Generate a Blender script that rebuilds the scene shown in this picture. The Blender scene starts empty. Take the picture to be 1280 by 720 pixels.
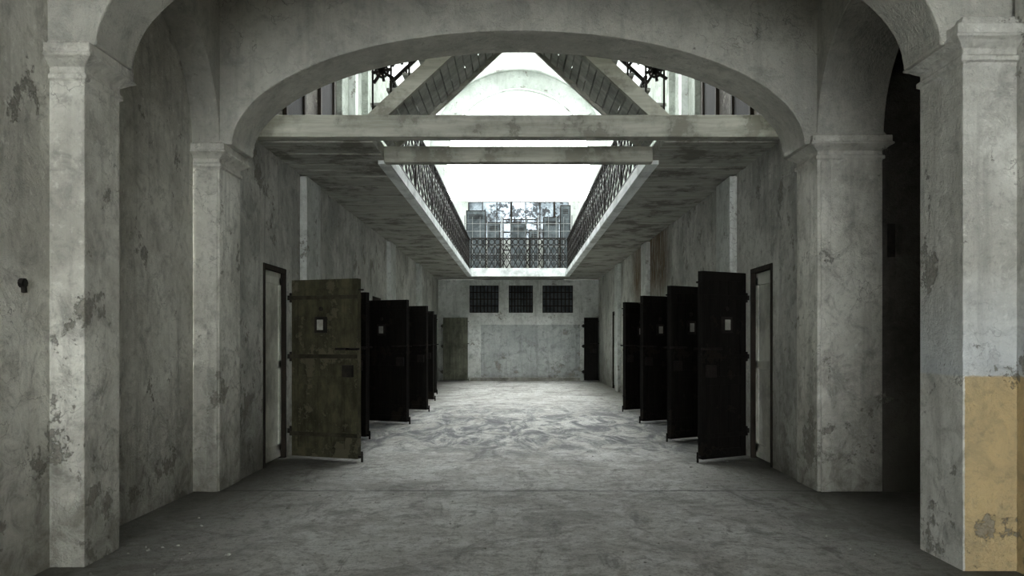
import bpy, math, random, bmesh
from mathutils import Vector
random.seed(7)
scene=bpy.context.scene
scene.view_settings.view_transform='Standard'
scene.view_settings.look='None'
scene.view_settings.exposure=0.62
scene.view_settings.gamma=0.88
H=1.5  # eye height

# ---------------------------------------------------------------- materials
def nt(name):
    m=bpy.data.materials.new(name); m.use_nodes=True
    t=m.node_tree; t.nodes.clear()
    o=t.nodes.new('ShaderNodeOutputMaterial'); b=t.nodes.new('ShaderNodeBsdfPrincipled')
    t.links.new(b.outputs[0],o.inputs[0])
    return m,t,b
def N(t,k,**kw):
    n=t.nodes.new(k)
    for a,v in kw.items(): setattr(n,a,v)
    return n
def noise(t,co,scale,detail=6,rough=.6,vec=None,dist=0):
    n=N(t,'ShaderNodeTexNoise'); n.inputs['Scale'].default_value=scale
    n.inputs['Detail'].default_value=detail; n.inputs['Roughness'].default_value=rough
    n.inputs['Distortion'].default_value=dist
    if vec:
        mp=N(t,'ShaderNodeMapping'); mp.inputs['Scale'].default_value=vec
        t.links.new(co,mp.inputs[0]); co=mp.outputs[0]
    t.links.new(co,n.inputs['Vector']); return n.outputs['Fac']
def ramp(t,f,a,b,v0=0.0,v1=1.0):
    r=N(t,'ShaderNodeMapRange'); r.inputs[1].default_value=a; r.inputs[2].default_value=b
    r.inputs[3].default_value=v0; r.inputs[4].default_value=v1
    t.links.new(f,r.inputs[0]); return r.outputs[0]
def mix(t,f,c1,c2):
    m=N(t,'ShaderNodeMix',data_type='RGBA')
    if isinstance(f,(int,float)): m.inputs[0].default_value=f
    else: t.links.new(f,m.inputs[0])
    for i,c in ((6,c1),(7,c2)):
        if isinstance(c,tuple): m.inputs[i].default_value=(*c,1)
        else: t.links.new(c,m.inputs[i])
    return m.outputs[2]
def math_(t,op,a,b):
    m=N(t,'ShaderNodeMath',operation=op)
    for i,c in ((0,a),(1,b)):
        if isinstance(c,(int,float)): m.inputs[i].default_value=c
        else: t.links.new(c,m.inputs[i])
    return m.outputs[0]
def coords(t):
    c=N(t,'ShaderNodeTexCoord').outputs['Object']
    s=N(t,'ShaderNodeSeparateXYZ'); t.links.new(c,s.inputs[0])
    return c,s
def bump(t,b,h,strength=.4,dist=.02):
    n=N(t,'ShaderNodeBump'); n.inputs['Strength'].default_value=strength; n.inputs['Distance'].default_value=dist
    t.links.new(h,n.inputs['Height']); t.links.new(n.outputs[0],b.inputs['Normal'])

def plaster(name,light,dark,chip=(.2,.19,.165),chipamt=.60,dirt=.75,yellow=False,stain=None,rough=1.0):
    m,t,b=nt(name); c,s=coords(t)
    n1=noise(t,c,.9,9,.65,None,.4); n2=noise(t,c,4.5,10,.74,None,.6); n3=noise(t,c,1.9,12,.74)
    n4=noise(t,c,38,4,.7); n5=noise(t,c,14,8,.75)
    dk=tuple(x*.55 for x in dark)
    col=mix(t,ramp(t,n1,.40,.60),dark,light)
    col=mix(t,ramp(t,n2,.50,.66,0,.62*rough),col,dk)
    col=mix(t,ramp(t,n5,.54,.66,0,.45*rough),col,dk)
    col=mix(t,ramp(t,n5,.44,.34,0,.5*rough),col,tuple(min(.85,x*1.15) for x in light))
    # vertical streaks
    st=noise(t,c,3,6,.65,(2.2,2.2,.22))
    col=mix(t,ramp(t,st,.52,.68,0,.45*rough),col,dk)
    # hairline cracks / scratches
    vo=N(t,'ShaderNodeTexVoronoi',feature='DISTANCE_TO_EDGE'); vo.inputs['Scale'].default_value=1.7
    dm=N(t,'ShaderNodeVectorMath',operation='ADD'); nn=N(t,'ShaderNodeTexNoise'); nn.inputs['Scale'].default_value=3.; nn.inputs['Detail'].default_value=6
    t.links.new(c,nn.inputs['Vector']); t.links.new(c,dm.inputs[0]); t.links.new(nn.outputs['Color'],dm.inputs[1]); t.links.new(dm.outputs[0],vo.inputs['Vector'])
    cr=math_(t,'MULTIPLY',ramp(t,vo.outputs['Distance'],.0,.012,1,0),ramp(t,n1,.48,.58,0,.6))
    col=mix(t,cr,col,(.13,.125,.105))
    if yellow:
        zz=math_(t,'ADD',s.outputs['Z'],math_(t,'MULTIPLY',n5,.05))
        side=math_(t,'GREATER_THAN',math_(t,'ADD',s.outputs['X'],math_(t,'MULTIPLY',n5,.02)),2.912)
        yf=math_(t,'MULTIPLY',math_(t,'LESS_THAN',zz,1.295),side)
        yc=mix(t,ramp(t,n2,.42,.6),(.58,.455,.255),(.48,.385,.23))
        yc=mix(t,ramp(t,n5,.52,.66,0,.5),yc,(.30,.26,.18))
        col=mix(t,math_(t,'MULTIPLY',yf,.95),col,yc)
        wf=math_(t,'MULTIPLY',ramp(t,s.outputs['Z'],1.27,2.0,1,0),ramp(t,s.outputs['Z'],1.26,1.28,0,.65))
        col=mix(t,wf,col,(.56,.60,.64))
    if stain:
        y0,y1,z0,z1=stain
        sf=math_(t,'MULTIPLY',ramp(t,s.outputs['Y'],y0,y0+1),ramp(t,s.outputs['Y'],y1-1,y1,1,0))
        sf=math_(t,'MULTIPLY',sf,ramp(t,s.outputs['Z'],z0,z1))
        sn=noise(t,c,5,6,.7,(1,2.5,.3))
        sf=math_(t,'MULTIPLY',sf,ramp(t,sn,.35,.55))
        col=mix(t,sf,col,(.14,.095,.05))
    # chips of missing paint, more of them low down
    n3b=math_(t,'ADD',n3,ramp(t,s.outputs['Z'],0,1.5,.035 if dirt>0 else 0,0))
    cf=ramp(t,n3b,chipamt,chipamt+.012)
    col=mix(t,math_(t,'MULTIPLY',cf,.75),col,mix(t,ramp(t,n4,.4,.6),chip,tuple(x*1.6 for x in chip)))
    # rising damp / grime close to the floor
    g=math_(t,'ADD',s.outputs['Z'],math_(t,'MULTIPLY',n2,-2.2))
    col=mix(t,ramp(t,g,-1.25,.35,dirt,0),col,(.15,.145,.12))
    t.links.new(col,b.inputs['Base Color']); b.inputs['Roughness'].default_value=.9
    b.inputs['Specular IOR Level'].default_value=.2
    h=math_(t,'ADD',math_(t,'MULTIPLY',n2,1.0),math_(t,'MULTIPLY',cf,-.4))
    h=math_(t,'ADD',h,math_(t,'MULTIPLY',n4,.3)); h=math_(t,'ADD',h,math_(t,'MULTIPLY',n5,.5))
    bump(t,b,h,.9,.035)
    return m
M_pl=plaster('aged_plaster',(.76,.75,.69),(.53,.52,.47))
M_pl_r=plaster('aged_plaster_yellow_dado',(.72,.715,.67),(.52,.515,.475),yellow=True,dirt=.1)
M_wall=plaster('corridor_plaster',(.63,.63,.59),(.40,.40,.37),dirt=.85,chipamt=.59)
M_wall_st=plaster('corridor_plaster_damp',(.63,.63,.59),(.40,.40,.37),dirt=.85,chipamt=.59,stain=(15.5,21.5,1.9,2.9))
M_far=plaster('end_wall_plaster',(.68,.70,.67),(.54,.56,.53),dirt=.5,chipamt=.6)
M_farp=plaster('end_wall_patch',(.47,.49,.475),(.35,.37,.36),dirt=.3,chipamt=.6)
M_arch=plaster('arch_plaster',(.58,.575,.52),(.43,.425,.385),chipamt=.66,rough=.7,dirt=0)
M_white=plaster('whitewash',(.68,.71,.68),(.54,.57,.54),dirt=0,rough=.5)
M_upper=plaster('upper_hall_plaster',(.36,.39,.35),(.22,.24,.21),dirt=0,rough=.8)
M_darkpl=plaster('dark_plaster',(.15,.14,.125),(.07,.065,.057))  # side room's shade put into the colour; also used on near upper walls
M_rubble=plaster('plaster_rubble',(.45,.45,.41),(.28,.28,.25),dirt=0)

def floor_mat():
    m,t,b=nt('dusty_concrete'); c,s=coords(t)
    n1=noise(t,c,.55,9,.68,None,.5); n2=noise(t,c,2.6,12,.76,None,.5); n3=noise(t,c,11,10,.78); n4=noise(t,c,50,4,.7)
    sc=noise(t,c,2.0,10,.74,(1.3,.45,1),1.2); n6=noise(t,c,1.2,10,.76,None,.8)
    col=mix(t,ramp(t,n1,.40,.60),(.50,.49,.455),(.68,.68,.64))
    col=mix(t,ramp(t,n2,.46,.60,0,.75),col,(.80,.80,.775))
    col=mix(t,ramp(t,n6,.50,.60,0,.6),col,(.28,.27,.245))
    col=mix(t,ramp(t,n3,.50,.60,0,.65),col,(.28,.27,.24))
    col=mix(t,ramp(t,sc,.54,.62,0,.6),col,(.23,.22,.20))
    col=mix(t,ramp(t,n4,.55,.66,0,.6),col,(.15,.145,.13))
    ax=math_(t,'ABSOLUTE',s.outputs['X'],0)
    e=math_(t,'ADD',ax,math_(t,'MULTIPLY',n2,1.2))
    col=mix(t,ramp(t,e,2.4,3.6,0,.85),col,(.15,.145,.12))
    # darker mottled zone in the middle distance
    yd=math_(t,'MULTIPLY',ramp(t,s.outputs['Y'],9.5,12,0,1),ramp(t,s.outputs['Y'],15,20,1,0))
    col=mix(t,math_(t,'MULTIPLY',yd,ramp(t,sc,.44,.56,0,.85)),col,(.18,.185,.19))
    yy=math_(t,'ABSOLUTE',math_(t,'SUBTRACT',math_(t,'ADD',s.outputs['Y'],math_(t,'MULTIPLY',n2,.3)),8.15),0)
    col=mix(t,math_(t,'MULTIPLY',ramp(t,yy,.0,.06,1,0),ramp(t,n1,.4,.6,.3,.9)),col,(.11,.11,.10))
    t.links.new(col,b.inputs['Base Color']); b.inputs['Roughness'].default_value=.8
    b.inputs['Specular IOR Level'].default_value=.25
    h=math_(t,'ADD',n3,math_(t,'MULTIPLY',n2,1.5)); h=math_(t,'ADD',h,math_(t,'MULTIPLY',n4,.5))
    bump(t,b,h,1.0,.08); return m
M_floor=floor_mat()

def wood(name,a,b_,ax=(8,8,.6),rough=.75,peel=None,pf=.7,pt=.55):
    m,t,b=nt(name); c,s=coords(t)
    n1=noise(t,c,2.2,8,.65,ax); n2=noise(t,c,2.0,8,.7)
    col=mix(t,ramp(t,n1,.36,.64),a,b_)
    col=mix(t,ramp(t,n2,.46,.62,0,.65),col,tuple(x*.5 for x in a))
    h=n1
    if peel:
        n3=noise(t,c,2.0,10,.74); f=ramp(t,n3,pt,pt+.015)
        col=mix(t,math_(t,'MULTIPLY',f,pf),col,peel); h=math_(t,'ADD',n1,f)
    t.links.new(col,b.inputs['Base Color']); b.inputs['Roughness'].default_value=rough
    b.inputs['Specular IOR Level'].default_value=.2
    bump(t,b,h,.5,.01); return m
M_door1=wood('olive_painted_timber',(.032,.031,.018),(.092,.087,.053),(3,3,1.2),peel=(.14,.13,.092),pf=.55)
M_strap1=wood('painted_strap',(.024,.022,.014),(.062,.058,.038),(3,3,3))
M_door=wood('blackened_timber',(.004,.0036,.003),(.011,.009,.0075),peel=(.024,.018,.013),pf=.6,pt=.57)
M_inner=wood('pale_inner_door',(.56,.56,.50),(.70,.70,.64),(3,3,.8))
M_iron=wood('rusty_iron',(.010,.009,.008),(.03,.026,.022),(6,6,6),.6)
M_frame=wood('dark_door_frame',(.018,.014,.011),(.045,.036,.027))
M_beam=wood('painted_beam',(.36,.36,.31),(.50,.50,.445),(.6,8,8),peel=(.26,.255,.215),pf=.6)
M_board=wood('gallery_boards',(.29,.29,.255),(.45,.45,.405),(.5,6,6),peel=(.13,.12,.095),pf=.45)
M_slat=wood('stair_boards',(.36,.37,.34),(.50,.51,.48),(.6,3,.6))
M_fascia=wood('white_fascia',(.66,.69,.68),(.80,.83,.82),(4,.6,4))
M_green=wood('greygreen_door',(.09,.095,.072),(.16,.16,.125))
M_label=wood('pale_metal_flap',(.30,.30,.27),(.45,.45,.41),(2,2,2))
M_glass=wood('dirty_panel',(.06,.07,.075),(.14,.16,.17),(2,2,2))
M_wire=wood('galvanised_wire',(.25,.26,.25),(.4,.4,.4),(3,3,3))
def frosted():
    m=bpy.data.materials.new('mottled_frosted_glass'); m.use_nodes=True
    t=m.node_tree; t.nodes.clear(); c,s=coords(t)
    o=t.nodes.new('ShaderNodeOutputMaterial'); tr=t.nodes.new('ShaderNodeBsdfTranslucent')
    n1=noise(t,c,.9,6,.7); n2=noise(t,c,3.0,8,.8)
    ax=math_(t,'ABSOLUTE',s.outputs['X'],0)
    col=mix(t,ramp(t,n1,.42,.58),(.025,.029,.031),(.09,.103,.11))
    col=mix(t,ramp(t,ax,.3,1.1,.8,0),col,(.14,.16,.175))  # brighter daylight at the centre painted into the glass colour
    col=mix(t,ramp(t,n2,.51,.54,0,.9),col,(.009,.009,.009))  # dark blobs stand in for foliage silhouettes outside
    t.links.new(col,tr.inputs[0]); t.links.new(tr.outputs[0],o.inputs[0]); return m
M_frost=frosted()

# ---------------------------------------------------------------- mesh builder
class MB:
    def __init__(s): s.v=[];s.f=[];s.m=[]
    def hexa(s,p,m=0):
        i=len(s.v); s.v+= [tuple(q) for q in p]
        for q in ((0,3,2,1),(4,5,6,7),(0,1,5,4),(1,2,6,5),(2,3,7,6),(3,0,4,7)):
            s.f.append(tuple(i+k for k in q)); s.m.append(m)
    def quad(s,p,m=0):
        i=len(s.v); s.v+=[tuple(q) for q in p]; s.f.append((i,i+1,i+2,i+3)); s.m.append(m)
    def box(s,x0,x1,y0,y1,z0,z1,m=0):
        s.hexa([(x0,y0,z0),(x1,y0,z0),(x1,y1,z0),(x0,y1,z0),(x0,y0,z1),(x1,y0,z1),(x1,y1,z1),(x0,y1,z1)],m)
    def bar(s,p,q,w,m=0,w2=None,up=None):
        p=Vector(p);q=Vector(q); d=(q-p).normalized()
        u=Vector(up) if up else (Vector((0,0,1)) if abs(d.z)<.9 else Vector((0,1,0)))
        a=d.cross(u).normalized(); b=a.cross(d).normalized()
        a*=w/2; b*=(w2 or w)/2
        s.hexa([p-a-b,p+a-b,p+a+b,p-a+b,q-a-b,q+a-b,q+a+b,q-a+b],m)
    def ring(s,c,r,w,u,v,n=10,m=0):
        c=Vector(c);u=Vector(u);v=Vector(v)
        P=[c+u*r*math.cos(2*math.pi*i/n)+v*r*math.sin(2*math.pi*i/n) for i in range(n)]
        for i in range(n): s.bar(P[i],P[(i+1)%n],w,m)
    def cyl(s,p,q,r,m=0,n=10):
        p=Vector(p);q=Vector(q);d=(q-p).normalized()
        u=Vector((0,0,1)) if abs(d.z)<.9 else Vector((1,0,0))
        a=d.cross(u).normalized();b=d.cross(a)
        i=len(s.v)
        for c in (p,q):
            for k in range(n):
                t=2*math.pi*k/n; s.v.append(tuple(c+a*r*math.cos(t)+b*r*math.sin(t)))
        for k in range(n):
            s.f.append((i+k,i+(k+1)%n,i+n+(k+1)%n,i+n+k)); s.m.append(m)
        s.f.append(tuple(i+k for k in range(n))[::-1]); s.m.append(m)
        s.f.append(tuple(i+n+k for k in range(n))); s.m.append(m)
    def loft(s,x0,x1,y0,y1,levels,m=0):
        i=len(s.v)
        for z,p in levels:
            s.v+=[(x0-p,y0-p,z),(x1+p,y0-p,z),(x1+p,y1+p,z),(x0-p,y1+p,z)]
        for l in range(len(levels)-1):
            a=i+4*l;b=a+4
            for k in range(4):
                s.f.append((a+k,a+(k+1)%4,b+(k+1)%4,b+k)); s.m.append(m)
        s.f.append((i+3,i+2,i+1,i)); s.m.append(m)
        e=i+4*(len(levels)-1); s.f.append((e,e+1,e+2,e+3)); s.m.append(m)
    def arch(s,fn,c,a,zs,rise,w0,w1,ztop,u0,u1,n=48,m=0):
        """wall with an elliptical arched opening; fn(u,w,z)->xyz"""
        us=[c-a*math.cos(math.pi*k/n) for k in range(n+1)]
        zz=[zs+rise*math.sqrt(max(0,1-((u-c)/a)**2)) for u in us]
        us=[u0]+us+[u1]; zz=[zs]+zz+[zs]
        i=len(s.v)
        for u,z in zip(us,zz):
            s.v+=[fn(u,w0,z),fn(u,w0,ztop),fn(u,w1,z),fn(u,w1,ztop)]
        for k in range(len(us)-1):
            a0=i+4*k;b0=a0+4
            for q in ((a0,b0,b0+1,a0+1),(a0+2,a0+3,b0+3,b0+2),(a0,a0+2,b0+2,b0),(a0+1,b0+1,b0+3,a0+3)):
                s.f.append(q); s.m.append(m)
        e=i+4*(len(us)-1)
        s.f.append((i,i+1,i+3,i+2)); s.m.append(m); s.f.append((e,e+2,e+3,e+1)); s.m.append(m)
    def done(s,name,mats,bev=0,loc=None,rot=None):
        me=bpy.data.meshes.new(name); me.from_pydata(s.v,[],s.f)
        for q in mats: me.materials.append(q)
        for p,mi in zip(me.polygons,s.m): p.material_index=mi
        bm=bmesh.new(); bm.from_mesh(me); bmesh.ops.recalc_face_normals(bm,faces=bm.faces); bm.to_mesh(me); bm.free()
        o=bpy.data.objects.new(name,me); scene.collection.objects.link(o)
        if bev:
            b=o.modifiers.new('bevel','BEVEL'); b.width=bev; b.segments=2; b.limit_method='ANGLE'; b.angle_limit=math.radians(40)
        if loc: o.location=loc
        if rot: o.rotation_euler=rot
        return o

FX=lambda u,w,z:(u,w,z)      # span along X
FY=lambda u,w,z:(w,u,z)      # span along Y

# ---------------------------------------------------------------- shell
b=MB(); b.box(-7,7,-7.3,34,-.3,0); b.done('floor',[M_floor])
CZ=4.92
b=MB(); b.box(-6.2,6.2,-7.3,7.94,CZ,CZ+.3); b.done('ceiling',[M_arch])
b=MB(); b.box(-3.6,-3.10,-7,5.3,0,CZ); b.done('wall_left',[M_pl])
b=MB(); b.box(3.24,3.7,-7,5.22,0,CZ); b.done('wall_right',[M_pl_r])
b=MB()
b.box(-3.6,-2.8,-7.3,-7,0,CZ); b.box(2.8,3.7,-7.3,-7,0,CZ); b.box(-2.8,2.8,-7.3,-7,4.7,CZ)
b.done('wall_back',[M_pl])
b=MB(); b.box(-3.6,-3.23,5.3,7.94,0,CZ); b.done('wall_left_recess',[M_pl])
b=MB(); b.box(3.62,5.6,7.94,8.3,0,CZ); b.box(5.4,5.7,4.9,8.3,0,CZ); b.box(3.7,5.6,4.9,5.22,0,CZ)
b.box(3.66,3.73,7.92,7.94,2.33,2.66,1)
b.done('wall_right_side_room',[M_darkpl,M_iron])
b=MB(); b.arch(FY,6.86,1.06,H+1.95,1.08,-3.235,-2.96,CZ,5.5,7.938); b.done('wall_left_arcade',[M_arch],.01)
b=MB(); b.arch(FY,6.86,1.06,H+2.03,1.05,2.96,3.62,CZ,5.5,7.938); b.done('wall_right_arcade',[M_arch],.01)

b=MB(); b.arch(FX,0,2.78,H+1.95,1.12,5.27,5.78,CZ,-3.25,3.3,64); b.done('plaster_arch',[M_arch],.012)
b=MB(); b.arch(FX,0,2.84,H+1.95,1.13,7.94,8.56,12.8,-3.6,3.61,72); b.done('plaster_arch',[M_arch],.012)
b=MB()
for s in (-1,1):
    a,c=sorted((s*3.61,s*4.2)); b.box(a,c,8.3,8.56,3.9,12.8)
b.done('wall_front_closure',[M_arch])  # unseen strips added to close the upper hall against stray sky light

def pier(x0,x1,y0,y1,dz,mat):
    b=MB(); z=H+1.78+dz
    lv=[(0,.0),(z-.06,.0),(z-.05,.02),(z-.02,.02),(z-.01,.0),(z+.03,.0),(z+.05,.03),(z+.07,.055),(z+.085,.085),(z+.10,.085),(z+.105,.07),(z+.17,.07),(z+.18,.03),(z+.24,.0)]
    b.loft(x0,x1,y0,y1,lv)
    return b.done('arch_pier',[mat],.012)
pier(-3.13,-2.87,5.29,5.76,0,M_pl)
pier(2.89,3.25,5.20,5.76,.09,M_pl_r)
pier(-3.25,-2.97,7.95,8.54,0,M_pl)
pier(2.97,3.62,7.95,8.54,.08,M_pl)
b=MB(); b.box(-3.09,-2.985,7.925,7.95,0,H+1.70); b.box(3.0,3.10,7.925,7.95,0,H+1.78); b.done('trim_1',[M_pl],.008)

# ------------------------------------------------ corridor walls with cell doorways
UZ=H+2.28      # underside of the galleries
FZ=H+2.44      # gallery floor level
def wall(side,name,hinges,w,mat,inner_dark):
    sgn=-1 if side=='L' else 1
    b=MB()
    def bx(xa,xb,*r,m=0):
        a,c=sorted((sgn*xa,sgn*xb)); b.box(a,c,*r,m)
    y=8.56
    for k,h in enumerate(hinges):
        bx(3.0,3.6,y,h-w,0,FZ); bx(3.0,3.6,h-w,h,2.42,FZ)
        bx(3.32,3.6,h-w,h,0,2.42)
        bx(2.985,3.10,h-w,h-w+.05,0,2.42,m=1); bx(2.985,3.10,h-.05,h,0,2.42,m=1); bx(2.985,3.10,h-w+.05,h-.05,2.36,2.42,m=1)
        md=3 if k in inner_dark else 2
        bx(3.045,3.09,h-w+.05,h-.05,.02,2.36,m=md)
        for q in (.10,1.15,2.2): bx(3.03,3.045,h-w+.08,h-.08,q,q+.1,m=md)
        for q in (h-w+.08,h-.18): bx(3.03,3.045,q,q+.1,.1,2.3,m=md)
        y=h
    bx(3.0,3.6,y,32,0,FZ)
    for d in (10.98,18.2,23.4):
        bx(2.90,3.0,d,d+.75,2.3 if d<12 else 0,UZ-.02,m=4)
    b.done(name,[mat,M_frame,M_inner,M_door,M_far],.006)
hl=[10.3,12.6,14.85,17.35,20.3,22.95,25.4]
hr=[10.3,12.4,15.0,17.45,20.0,22.6,25.4]
wall('L','wall_left_cells',hl,.9,M_wall,(2,3,4))
wall('R','wall_right_cells',hr,.86,M_wall_st,(2,3))

b=MB(); Y=29.9
wins=[(-1.83,-.74),(-.36,.54),(.9,2.04)]; wz0=H+1.05; wz1=H+2.07
b.box(-3.0,3.0,Y,Y+.4,0,wz0); b.box(-3.0,3.0,Y,Y+.4,wz1,UZ)
xs=[-3.0]+[q for w in wins for q in w]+[3.0]
for i in range(0,len(xs),2): b.box(xs[i],xs[i+1],Y,Y+.4,wz0,wz1)
b.box(-1.4,2.3,Y-.02,Y,0.15,2.1,1)
b.box(-1.95,-1.85,Y-.05,Y,0,UZ)
for x in (-.72,.56): b.box(x,x+.34,Y-.04,Y,wz0-.15,UZ)
b.done('wall_far',[M_far,M_farp],.006)
for i,(a,c) in enumerate(wins):
    b=MB(); b.box(a,c,Y+.22,Y+.26,wz0,wz1,1)
    for k in range(9):
        x=a+(c-a)*k/8; b.bar((x,Y+.1,wz0),(x,Y+.1,wz1),.035)
    for k in range(5):
        z=wz0+(wz1-wz0)*k/4; b.bar((a,Y+.1,z),(c,Y+.1,z),.035)
    b.done('window_%d'%(i+1),[M_frame,M_glass])
b=MB(); b.box(-1.8,2.3,Y-.06,Y-.03,0,.12); b.done('baseboard_far',[M_wall])

# ------------------------------------------------ cell door leaves
def leaf(hx,hy,fx,fy,mat,ht=2.27,metal=M_iron,hatch=True):
    L=math.hypot(fx-hx,fy-hy); ang=math.atan2(fy-hy,fx-hx)
    b=MB(); n=5; x0=.06; z0=.04; Lw=L-x0
    for k in range(n):
        a=x0+Lw*k/n+.004; c=x0+Lw*(k+1)/n-.004
        b.box(a,c,-.025,.025,z0,ht)
    b.box(x0+.005,L-.005,-.018,.018,z0+.005,ht-.005)
    for s in (-1,1):
        ya,yb=sorted((s*.025,s*.042))
        b.box(x0,x0+.09,ya,yb,z0,ht); b.box(L-.09,L,ya,yb,z0,ht)
        for z in (z0,.95,ht-.11): b.box(x0+.09,L-.09,ya,yb,z,z+.11)
        ya2,yb2=sorted((s*.042,s*.05))
        for z in (.30,1.28,2.02):
            b.box(x0-.02,L,ya2,yb2,z,z+.05,3)
            for k in range(6):
                xx=x0+.05+(Lw-.1)*k/5; b.cyl((xx,s*.05,z+.025),(xx,s*.062,z+.025),.013,3,8)
        if hatch:
            cx=x0+Lw*.45; ya3,yb3=sorted((s*.026,s*.055))
            b.box(cx-.085,cx+.085,ya3,yb3,1.60,1.80,1)
            ya4,yb4=sorted((s*.055,s*.064)); b.box(cx-.045,cx+.045,ya4,yb4,1.635,1.765,2)
            b.cyl((cx,s*.03,1.9),(cx,s*.05,1.9),.03,1)
        ya5,yb5=sorted((s*.042,s*.08)); b.box(L-.2,L-.05,ya5,yb5,1.05,1.2,1)
        b.cyl((L-.3,s*.065,1.40),(L+.04,s*.065,1.40),.014,1)
        b.cyl((L-.12,s*.065,1.40),(L-.12,s*.13,1.40),.012,1)
    for z in (.35,1.3,2.05):
        b.cyl((.03,0,z-.06),(.03,0,z+.06),.03,1); b.box(-.03,x0,-.012,.012,z-.03,z+.03,1)
    b.box(L-.02,L+.05,-.015,.015,.05,.08,1); b.cyl((L+.04,0,0),(L+.04,0,.13),.014,1)
    b.cyl((L-.01,0,ht-.14),(L+.06,0,ht-.14),.012,1)
    b.done('cell_door',[mat,metal,M_label,M_strap1 if mat==M_door1 else mat],.004,(hx,hy,0),(0,0,ang))
LX=-2.93; RX=2.93
leaf(LX,10.25,-1.97,9.9,M_door1)
leaf(LX,12.55,-2.30,12.2,M_door,2.24)
leaf(LX,14.8,-1.99,14.4,M_door,2.24)
leaf(LX,17.3,-1.93,16.95,M_door,2.24)
leaf(LX,20.25,-2.12,20.0,M_door,2.24)
leaf(LX,22.9,-2.32,22.5,M_door,2.24)
leaf(RX,10.25,2.24,9.86,M_door,2.36)
leaf(RX,12.35,2.24,11.9,M_door,2.32)
leaf(RX,14.95,2.24,14.55,M_door,2.32)
leaf(RX,17.4,2.24,16.95,M_door,2.32)
leaf(-2.85,29.70,-1.88,29.66,M_green,2.36,M_green,False)
leaf(2.38,29.68,2.96,29.70,M_door,2.36,M_iron,False)

# ------------------------------------------------ galleries
G0,G1=9.22,28.0; GX=1.68
def gallery(sgn):
    b=MB()
    a,c=sorted((sgn*GX,sgn*3.0)); b.box(a,c,G0,32,UZ+.03,FZ,0)
    y=G0
    while y<29.7:
        w=.19; dz=random.uniform(-.006,.006)
        b.box(a,c,y+.004,y+w-.004,UZ+.01+dz,UZ+.03,0); y+=w
    a,c=sorted((sgn*(GX-.05),sgn*GX)); b.box(a,c,10.15,G1,UZ-.03,UZ+.12,1)
    a,c=sorted((sgn*(GX-.03),sgn*(GX+.10))); b.box(a,c,10.15,G1,UZ-.04,UZ+.01,1)
    a,c=sorted((sgn*3.0,sgn*3.6)); b.box(a,c,8.56,32,FZ,FZ+.02,0)
    b.done('gallery_floor',[M_board,M_fascia])
gallery(-1); gallery(1)
b=MB(); b.box(-GX,GX,G1,32,UZ+.02,FZ,0); b.box(-GX,GX,G1-.08,G1,UZ-.03,FZ+.1,1); b.done('gallery_floor',[M_board,M_fascia])
b=MB(); b.box(-2.99,2.99,9.02,9.2,H+2.30,H+2.55); b.done('timber_beam',[M_beam],.012)
b=MB(); b.box(-1.68,1.68,9.98,10.14,H+2.23,H+2.43); b.done('timber_beam',[M_beam],.012)

def rail(name,p,q,z,h=1.0,step=.42,k_=1.0):
    b=MB(); p=Vector(p);q=Vector(q); L=(q-p).length; d=(q-p)/L
    P=lambda u,zz: tuple(p+d*u+Vector((0,0,zz)))
    b.bar(P(0,z+h),P(L,z+h),.05,0,.04); b.bar(P(0,z+.08),P(L,z+.08),.03)
    b.bar(P(0,z+h*.78),P(L,z+h*.78),.025)
    n=max(1,round(L/step)); s=L/n; w0=.014*k_
    for k in range(n+1):
        w=.035 if k%5==0 else .012
        b.bar(P(k*s,z),P(k*s,z+h),w)
    for k in range(n):
        u=k*s; lo=z+.10; hi=z+h*.78; mid=(lo+hi)/2
        b.bar(P(u,lo),P(u+s,mid),w0); b.bar(P(u+s,lo),P(u,mid),w0)
        b.bar(P(u,mid),P(u+s,hi),w0); b.bar(P(u+s,mid),P(u,hi),w0)
        b.ring(P(u+s/2,mid),s*.26,w0,d,(0,0,1),8)
        b.ring(P(u+s/2,z+h*.89),h*.085,w0,d,(0,0,1),8)
    return b.done(name,[M_iron])
rail('gallery_railing',(-1.71,10.75,0),(-1.71,G1,0),FZ,1.1,.5,1.5)
rail('gallery_railing',(1.71,10.75,0),(1.71,G1,0),FZ,1.1,.5,1.5)
rail('gallery_railing',(-1.66,G1+.05,0),(1.66,G1+.05,0),FZ,1.15,.21,2.0)
b=MB(); x=-1.9
while x<1.91: b.bar((x,28.4,FZ),(x,28.4,H+4.4),.014); x+=.27
z=FZ+.1
while z<H+4.41: b.bar((-1.9,28.4,z),(1.9,28.4,z),.014); z+=.27
for x in (-1.9,-.6,.7,1.9): b.bar((x,28.4,FZ),(x,28.4,H+4.45),.04)
b.done('wire_mesh_guard',[M_wire])
# clutter standing on the far gallery
def locker(x,y,w,h):
    b=MB(); b.box(x,x+w,y,y+.4,FZ+.06,FZ+h); b.box(x+.03,x+w-.03,y-.02,y,FZ+.1,FZ+h-.04,1)
    for q in (0,w-.05):
        b.box(x+q,x+q+.05,y,y+.4,FZ,FZ+.06)
    for k in range(3): b.box(x+.1,x+w-.1,y-.03,y-.02,FZ+h-.2-k*.06,FZ+h-.17-k*.06)
    b.cyl((x+w-.1,y-.05,FZ+h*.5),(x+w-.1,y-.02,FZ+h*.5),.02); b.done('metal_locker',[M_iron,M_glass],.005)
locker(-2.0,30.6,.75,2.55); locker(-1.2,30.6,.5,2.1); locker(.95,30.6,.6,2.3); locker(1.6,30.6,.4,2.75); locker(-.3,30.6,.6,2.05); locker(.4,30.6,.4,1.8)
b=MB()
for zz in (.35,1.1,1.8,2.3):
    b.box(-.6,.75,31.4,31.45,FZ+zz,FZ+zz+.04)
for x in (-.6,-.15,.3,.75): b.bar((x,31.42,FZ),(x,31.42,FZ+2.4),.05)
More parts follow.
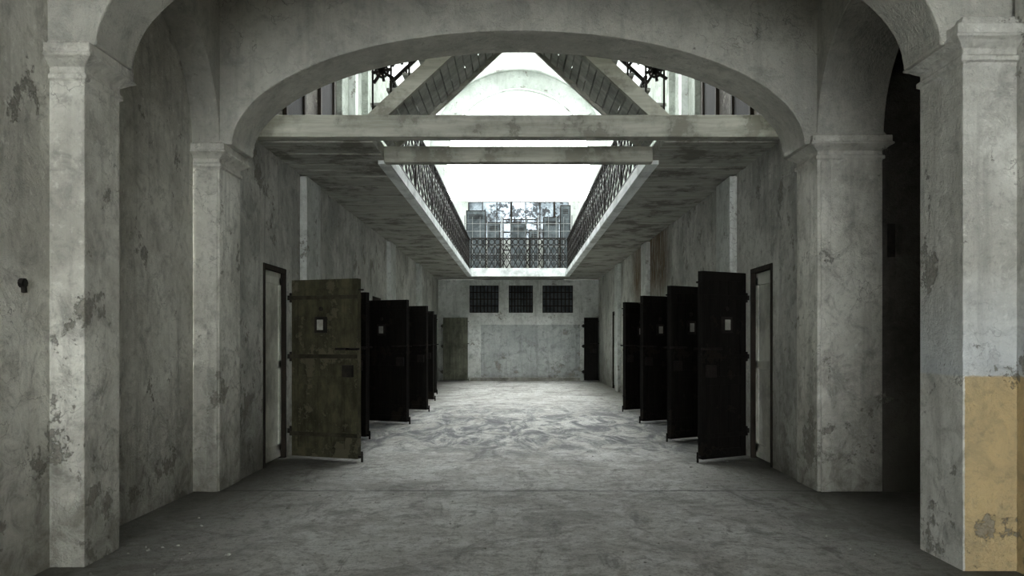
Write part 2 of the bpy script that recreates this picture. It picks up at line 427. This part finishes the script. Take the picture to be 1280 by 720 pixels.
b.done('bed_frame',[M_iron])

# staircases meeting above the corridor
def stair(sgn):
    b=MB(); k=.93; x0=1.70; z0=H+2.44+.03; x1=.0; z1=z0+(x0-x1)*k
    P=lambda x,y,dz=0:(sgn*x,y,z0+(x0-x)*k+dz)
    up=Vector((sgn*k,0,1)).normalized()
    for y in (9.34,10.62):
        b.bar(P(x0,y,.10),P(x1,y,.10),.07,0,.17,up)
    n=20
    for i in range(n):
        xa=x0-(x0-x1)*i/n-.008; xb=x0-(x0-x1)*(i+1)/n+.008
        dz=.02 if i%2 else .0
        p=[P(xa,9.37,.03+dz),P(xb,9.37,.03+dz),P(xb,10.59,.03+dz),P(xa,10.59,.03+dz)]
        b.hexa(p+[(q[0],q[1],q[2]+.03) for q in p],1)
    for i in range(9):
        xx=x0-(i+.5)*(x0-x1)/9
        a,c=sorted((sgn*(xx-.13),sgn*(xx+.13))); zz=z0+(x0-xx)*k+.2
        b.box(a,c,9.37,10.59,zz,zz+.03,1)
    for y in (9.34,10.62):
        b.bar(P(x0,y,.95),P(x1,y,.95),.04,2)
        for i in range(9):
            xx=x0-i*(x0-x1)/8
            b.bar(P(xx,y,.2),P(xx,y,.95),.02,2)
        for i in range(8):
            xx=x0-(i+.5)*(x0-x1)/8; c=Vector(P(xx,y,.58))
            for j in range(4):
                a=math.pi*j/4+.2; dd=Vector((math.cos(a),0,math.sin(a)))*(.17 if j%2 else .12)
                b.bar(c-dd,c+dd,.03,2)
            b.ring(c,.075,.022,(1,0,0),(0,0,1),8,2)
    b.done('staircase',[M_beam,M_slat,M_iron])
stair(-1); stair(1)

# ------------------------------------------------ upper hall
UW=3.6; VC=H+7.2
for sgn,nm in ((-1,'wall_left_upper'),(1,'wall_right_upper')):
    b=MB()
    a,c=sorted((sgn*UW,sgn*(UW+.3))); b.box(a,c,8.56,32.4,FZ-.1,VC,0)
    a,c=sorted((sgn*(UW-.03),sgn*UW)); b.box(a,c,8.56,15.7,FZ,VC-.5,4)
    for d in (12.2,14.3,19.2,21.5,24.,26.5):
        a,c=sorted((sgn*(UW-.06),sgn*UW)); b.box(a,c,d,d+.95,FZ,FZ+2.5,1)
        a,c=sorted((sgn*(UW-.09),sgn*UW)); b.box(a,c,d-.08,d,FZ,FZ+2.6,2); b.box(a,c,d+.95,d+1.03,FZ,FZ+2.6,2); b.box(a,c,d,d+.95,FZ+2.5,FZ+2.6,2)
    for d in (15.7,17.0,18.4):
        a,c=sorted((sgn*(UW-.14),sgn*UW)); b.box(a,c,d,d+.25,FZ,VC,0 if d!=17.0 else 3)
    b.done(nm,[M_upper,M_door,M_frame,M_white,M_darkpl])
b=MB()
def vseg(t0,t1,y0,y1,m=0,R=UW,T=.25):
    n=max(2,int((t1-t0)/4))
    for k in range(n):
        a=math.radians(t0+(t1-t0)*k/n); c=math.radians(t0+(t1-t0)*(k+1)/n)
        f=lambda t,r,y:(r*math.sin(t),y,VC+r*math.cos(t))
        b.hexa([f(a,R,y0),f(c,R,y0),f(c,R,y1),f(a,R,y1),f(a,R+T,y0),f(c,R+T,y0),f(c,R+T,y1),f(a,R+T,y1)],m)
vseg(-90,-45,8.5,32.0); vseg(45,90,8.5,32.0); vseg(-45,45,8.5,11.5); vseg(-45,45,28.5,32.0)
for y in (13,16,19,22,25): vseg(-45,45,y,y+.12)
b.done('ceiling_vault',[M_white])
b=MB(); EY=32.0; WR=2.94; WC=H+7.16; SZ=H+5.6; LB=H+4.05
b.arch(FX,0,WR,WC,WR,EY,EY+.4,13.0,-4.2,4.2,48)
for s in (-1,1):
    a,c=sorted((s*WR,s*4.2)); b.box(a,c,EY,EY+.4,FZ-.3,WC)
    a,c=sorted((s*2.02,s*WR)); b.box(a,c,EY,EY+.4,FZ-.3,SZ)
b.box(-2.02,2.02,EY,EY+.4,FZ-.3,LB)
b.done('wall_end_upper',[M_white])
b=MB(); n=40
for r in (WR-.04,):
    pts=[Vector((r*math.cos(math.pi*k/n),EY+.2,WC+r*math.sin(math.pi*k/n))) for k in range(n+1)]
    for k in range(n): b.bar(pts[k],pts[k+1],.07)
b.box(-WR,-WR+.07,EY+.15,EY+.25,SZ,WC); b.box(WR-.07,WR,EY+.15,EY+.25,SZ,WC)
b.done('window_4',[M_white])
b=MB(); nx=7
for k in range(nx+1):
    x=-2.02+4.04*k/nx; b.bar((x,EY+.15,LB),(x,EY+.15,SZ),.03 if k%3 else .07)
for z in (LB,LB+.7,SZ-.02):
    b.bar((-2.02,EY+.15,z),(2.02,EY+.15,z),.035)
b.quad([(-2.02,EY+.15,LB),(2.02,EY+.15,LB),(2.02,EY+.15,SZ),(-2.02,EY+.15,SZ)],1)
b.done('window_5',[M_frame,M_frost])

# ------------------------------------------------ small things
b=MB(); b.cyl((-3.10,4.98,1.86),(-3.07,4.98,1.86),.03); b.bar((-3.08,4.98,1.87),(-3.07,4.97,1.80),.025); b.done('wall_hook',[M_iron])
# crumbs of fallen plaster
b=MB()
for i in range(900):
    if random.random()<.6:
        x=random.choice((-1,1))*(2.75-abs(random.gauss(0,.45)))
    else: x=random.uniform(-2.6,2.6)
    y=random.uniform(3.2,20) if random.random()<.8 else random.uniform(20,29)
    r=random.uniform(.004,.012) if random.random()<.95 else random.uniform(.012,.022)
    a=random.uniform(0,6.3); k=5
    P=[(x+r*random.uniform(.7,1.3)*math.cos(a+6.283*j/k),y+r*random.uniform(.7,1.3)*math.sin(a+6.283*j/k)) for j in range(k)]
    i0=len(b.v); h=r*random.uniform(.4,.9)
    b.v+=[(p[0],p[1],0) for p in P]+[(x+(p[0]-x)*.6,y+(p[1]-y)*.6,h) for p in P]
    for j in range(k):
        b.f.append((i0+j,i0+(j+1)%k,i0+k+(j+1)%k,i0+k+j)); b.m.append(0)
    b.f.append(tuple(i0+k+j for j in range(k))); b.m.append(0)
b.done('plaster_rubble',[M_rubble])

# ------------------------------------------------ world + camera
w=bpy.data.worlds.new('overcast_sky'); scene.world=w; w.use_nodes=True
bg=w.node_tree.nodes['Background']; bg.inputs[0].default_value=(.95,.985,.99,1); bg.inputs[1].default_value=8.5
cam=bpy.data.cameras.new('camera'); co=bpy.data.objects.new('camera',cam); scene.collection.objects.link(co)
co.location=(0,0,H); co.rotation_euler=(math.radians(90),0,0)
cam.sensor_width=36; cam.lens=28.125; cam.shift_x=-8/1280; cam.shift_y=66/1280
cam.clip_start=.05
scene.camera=co
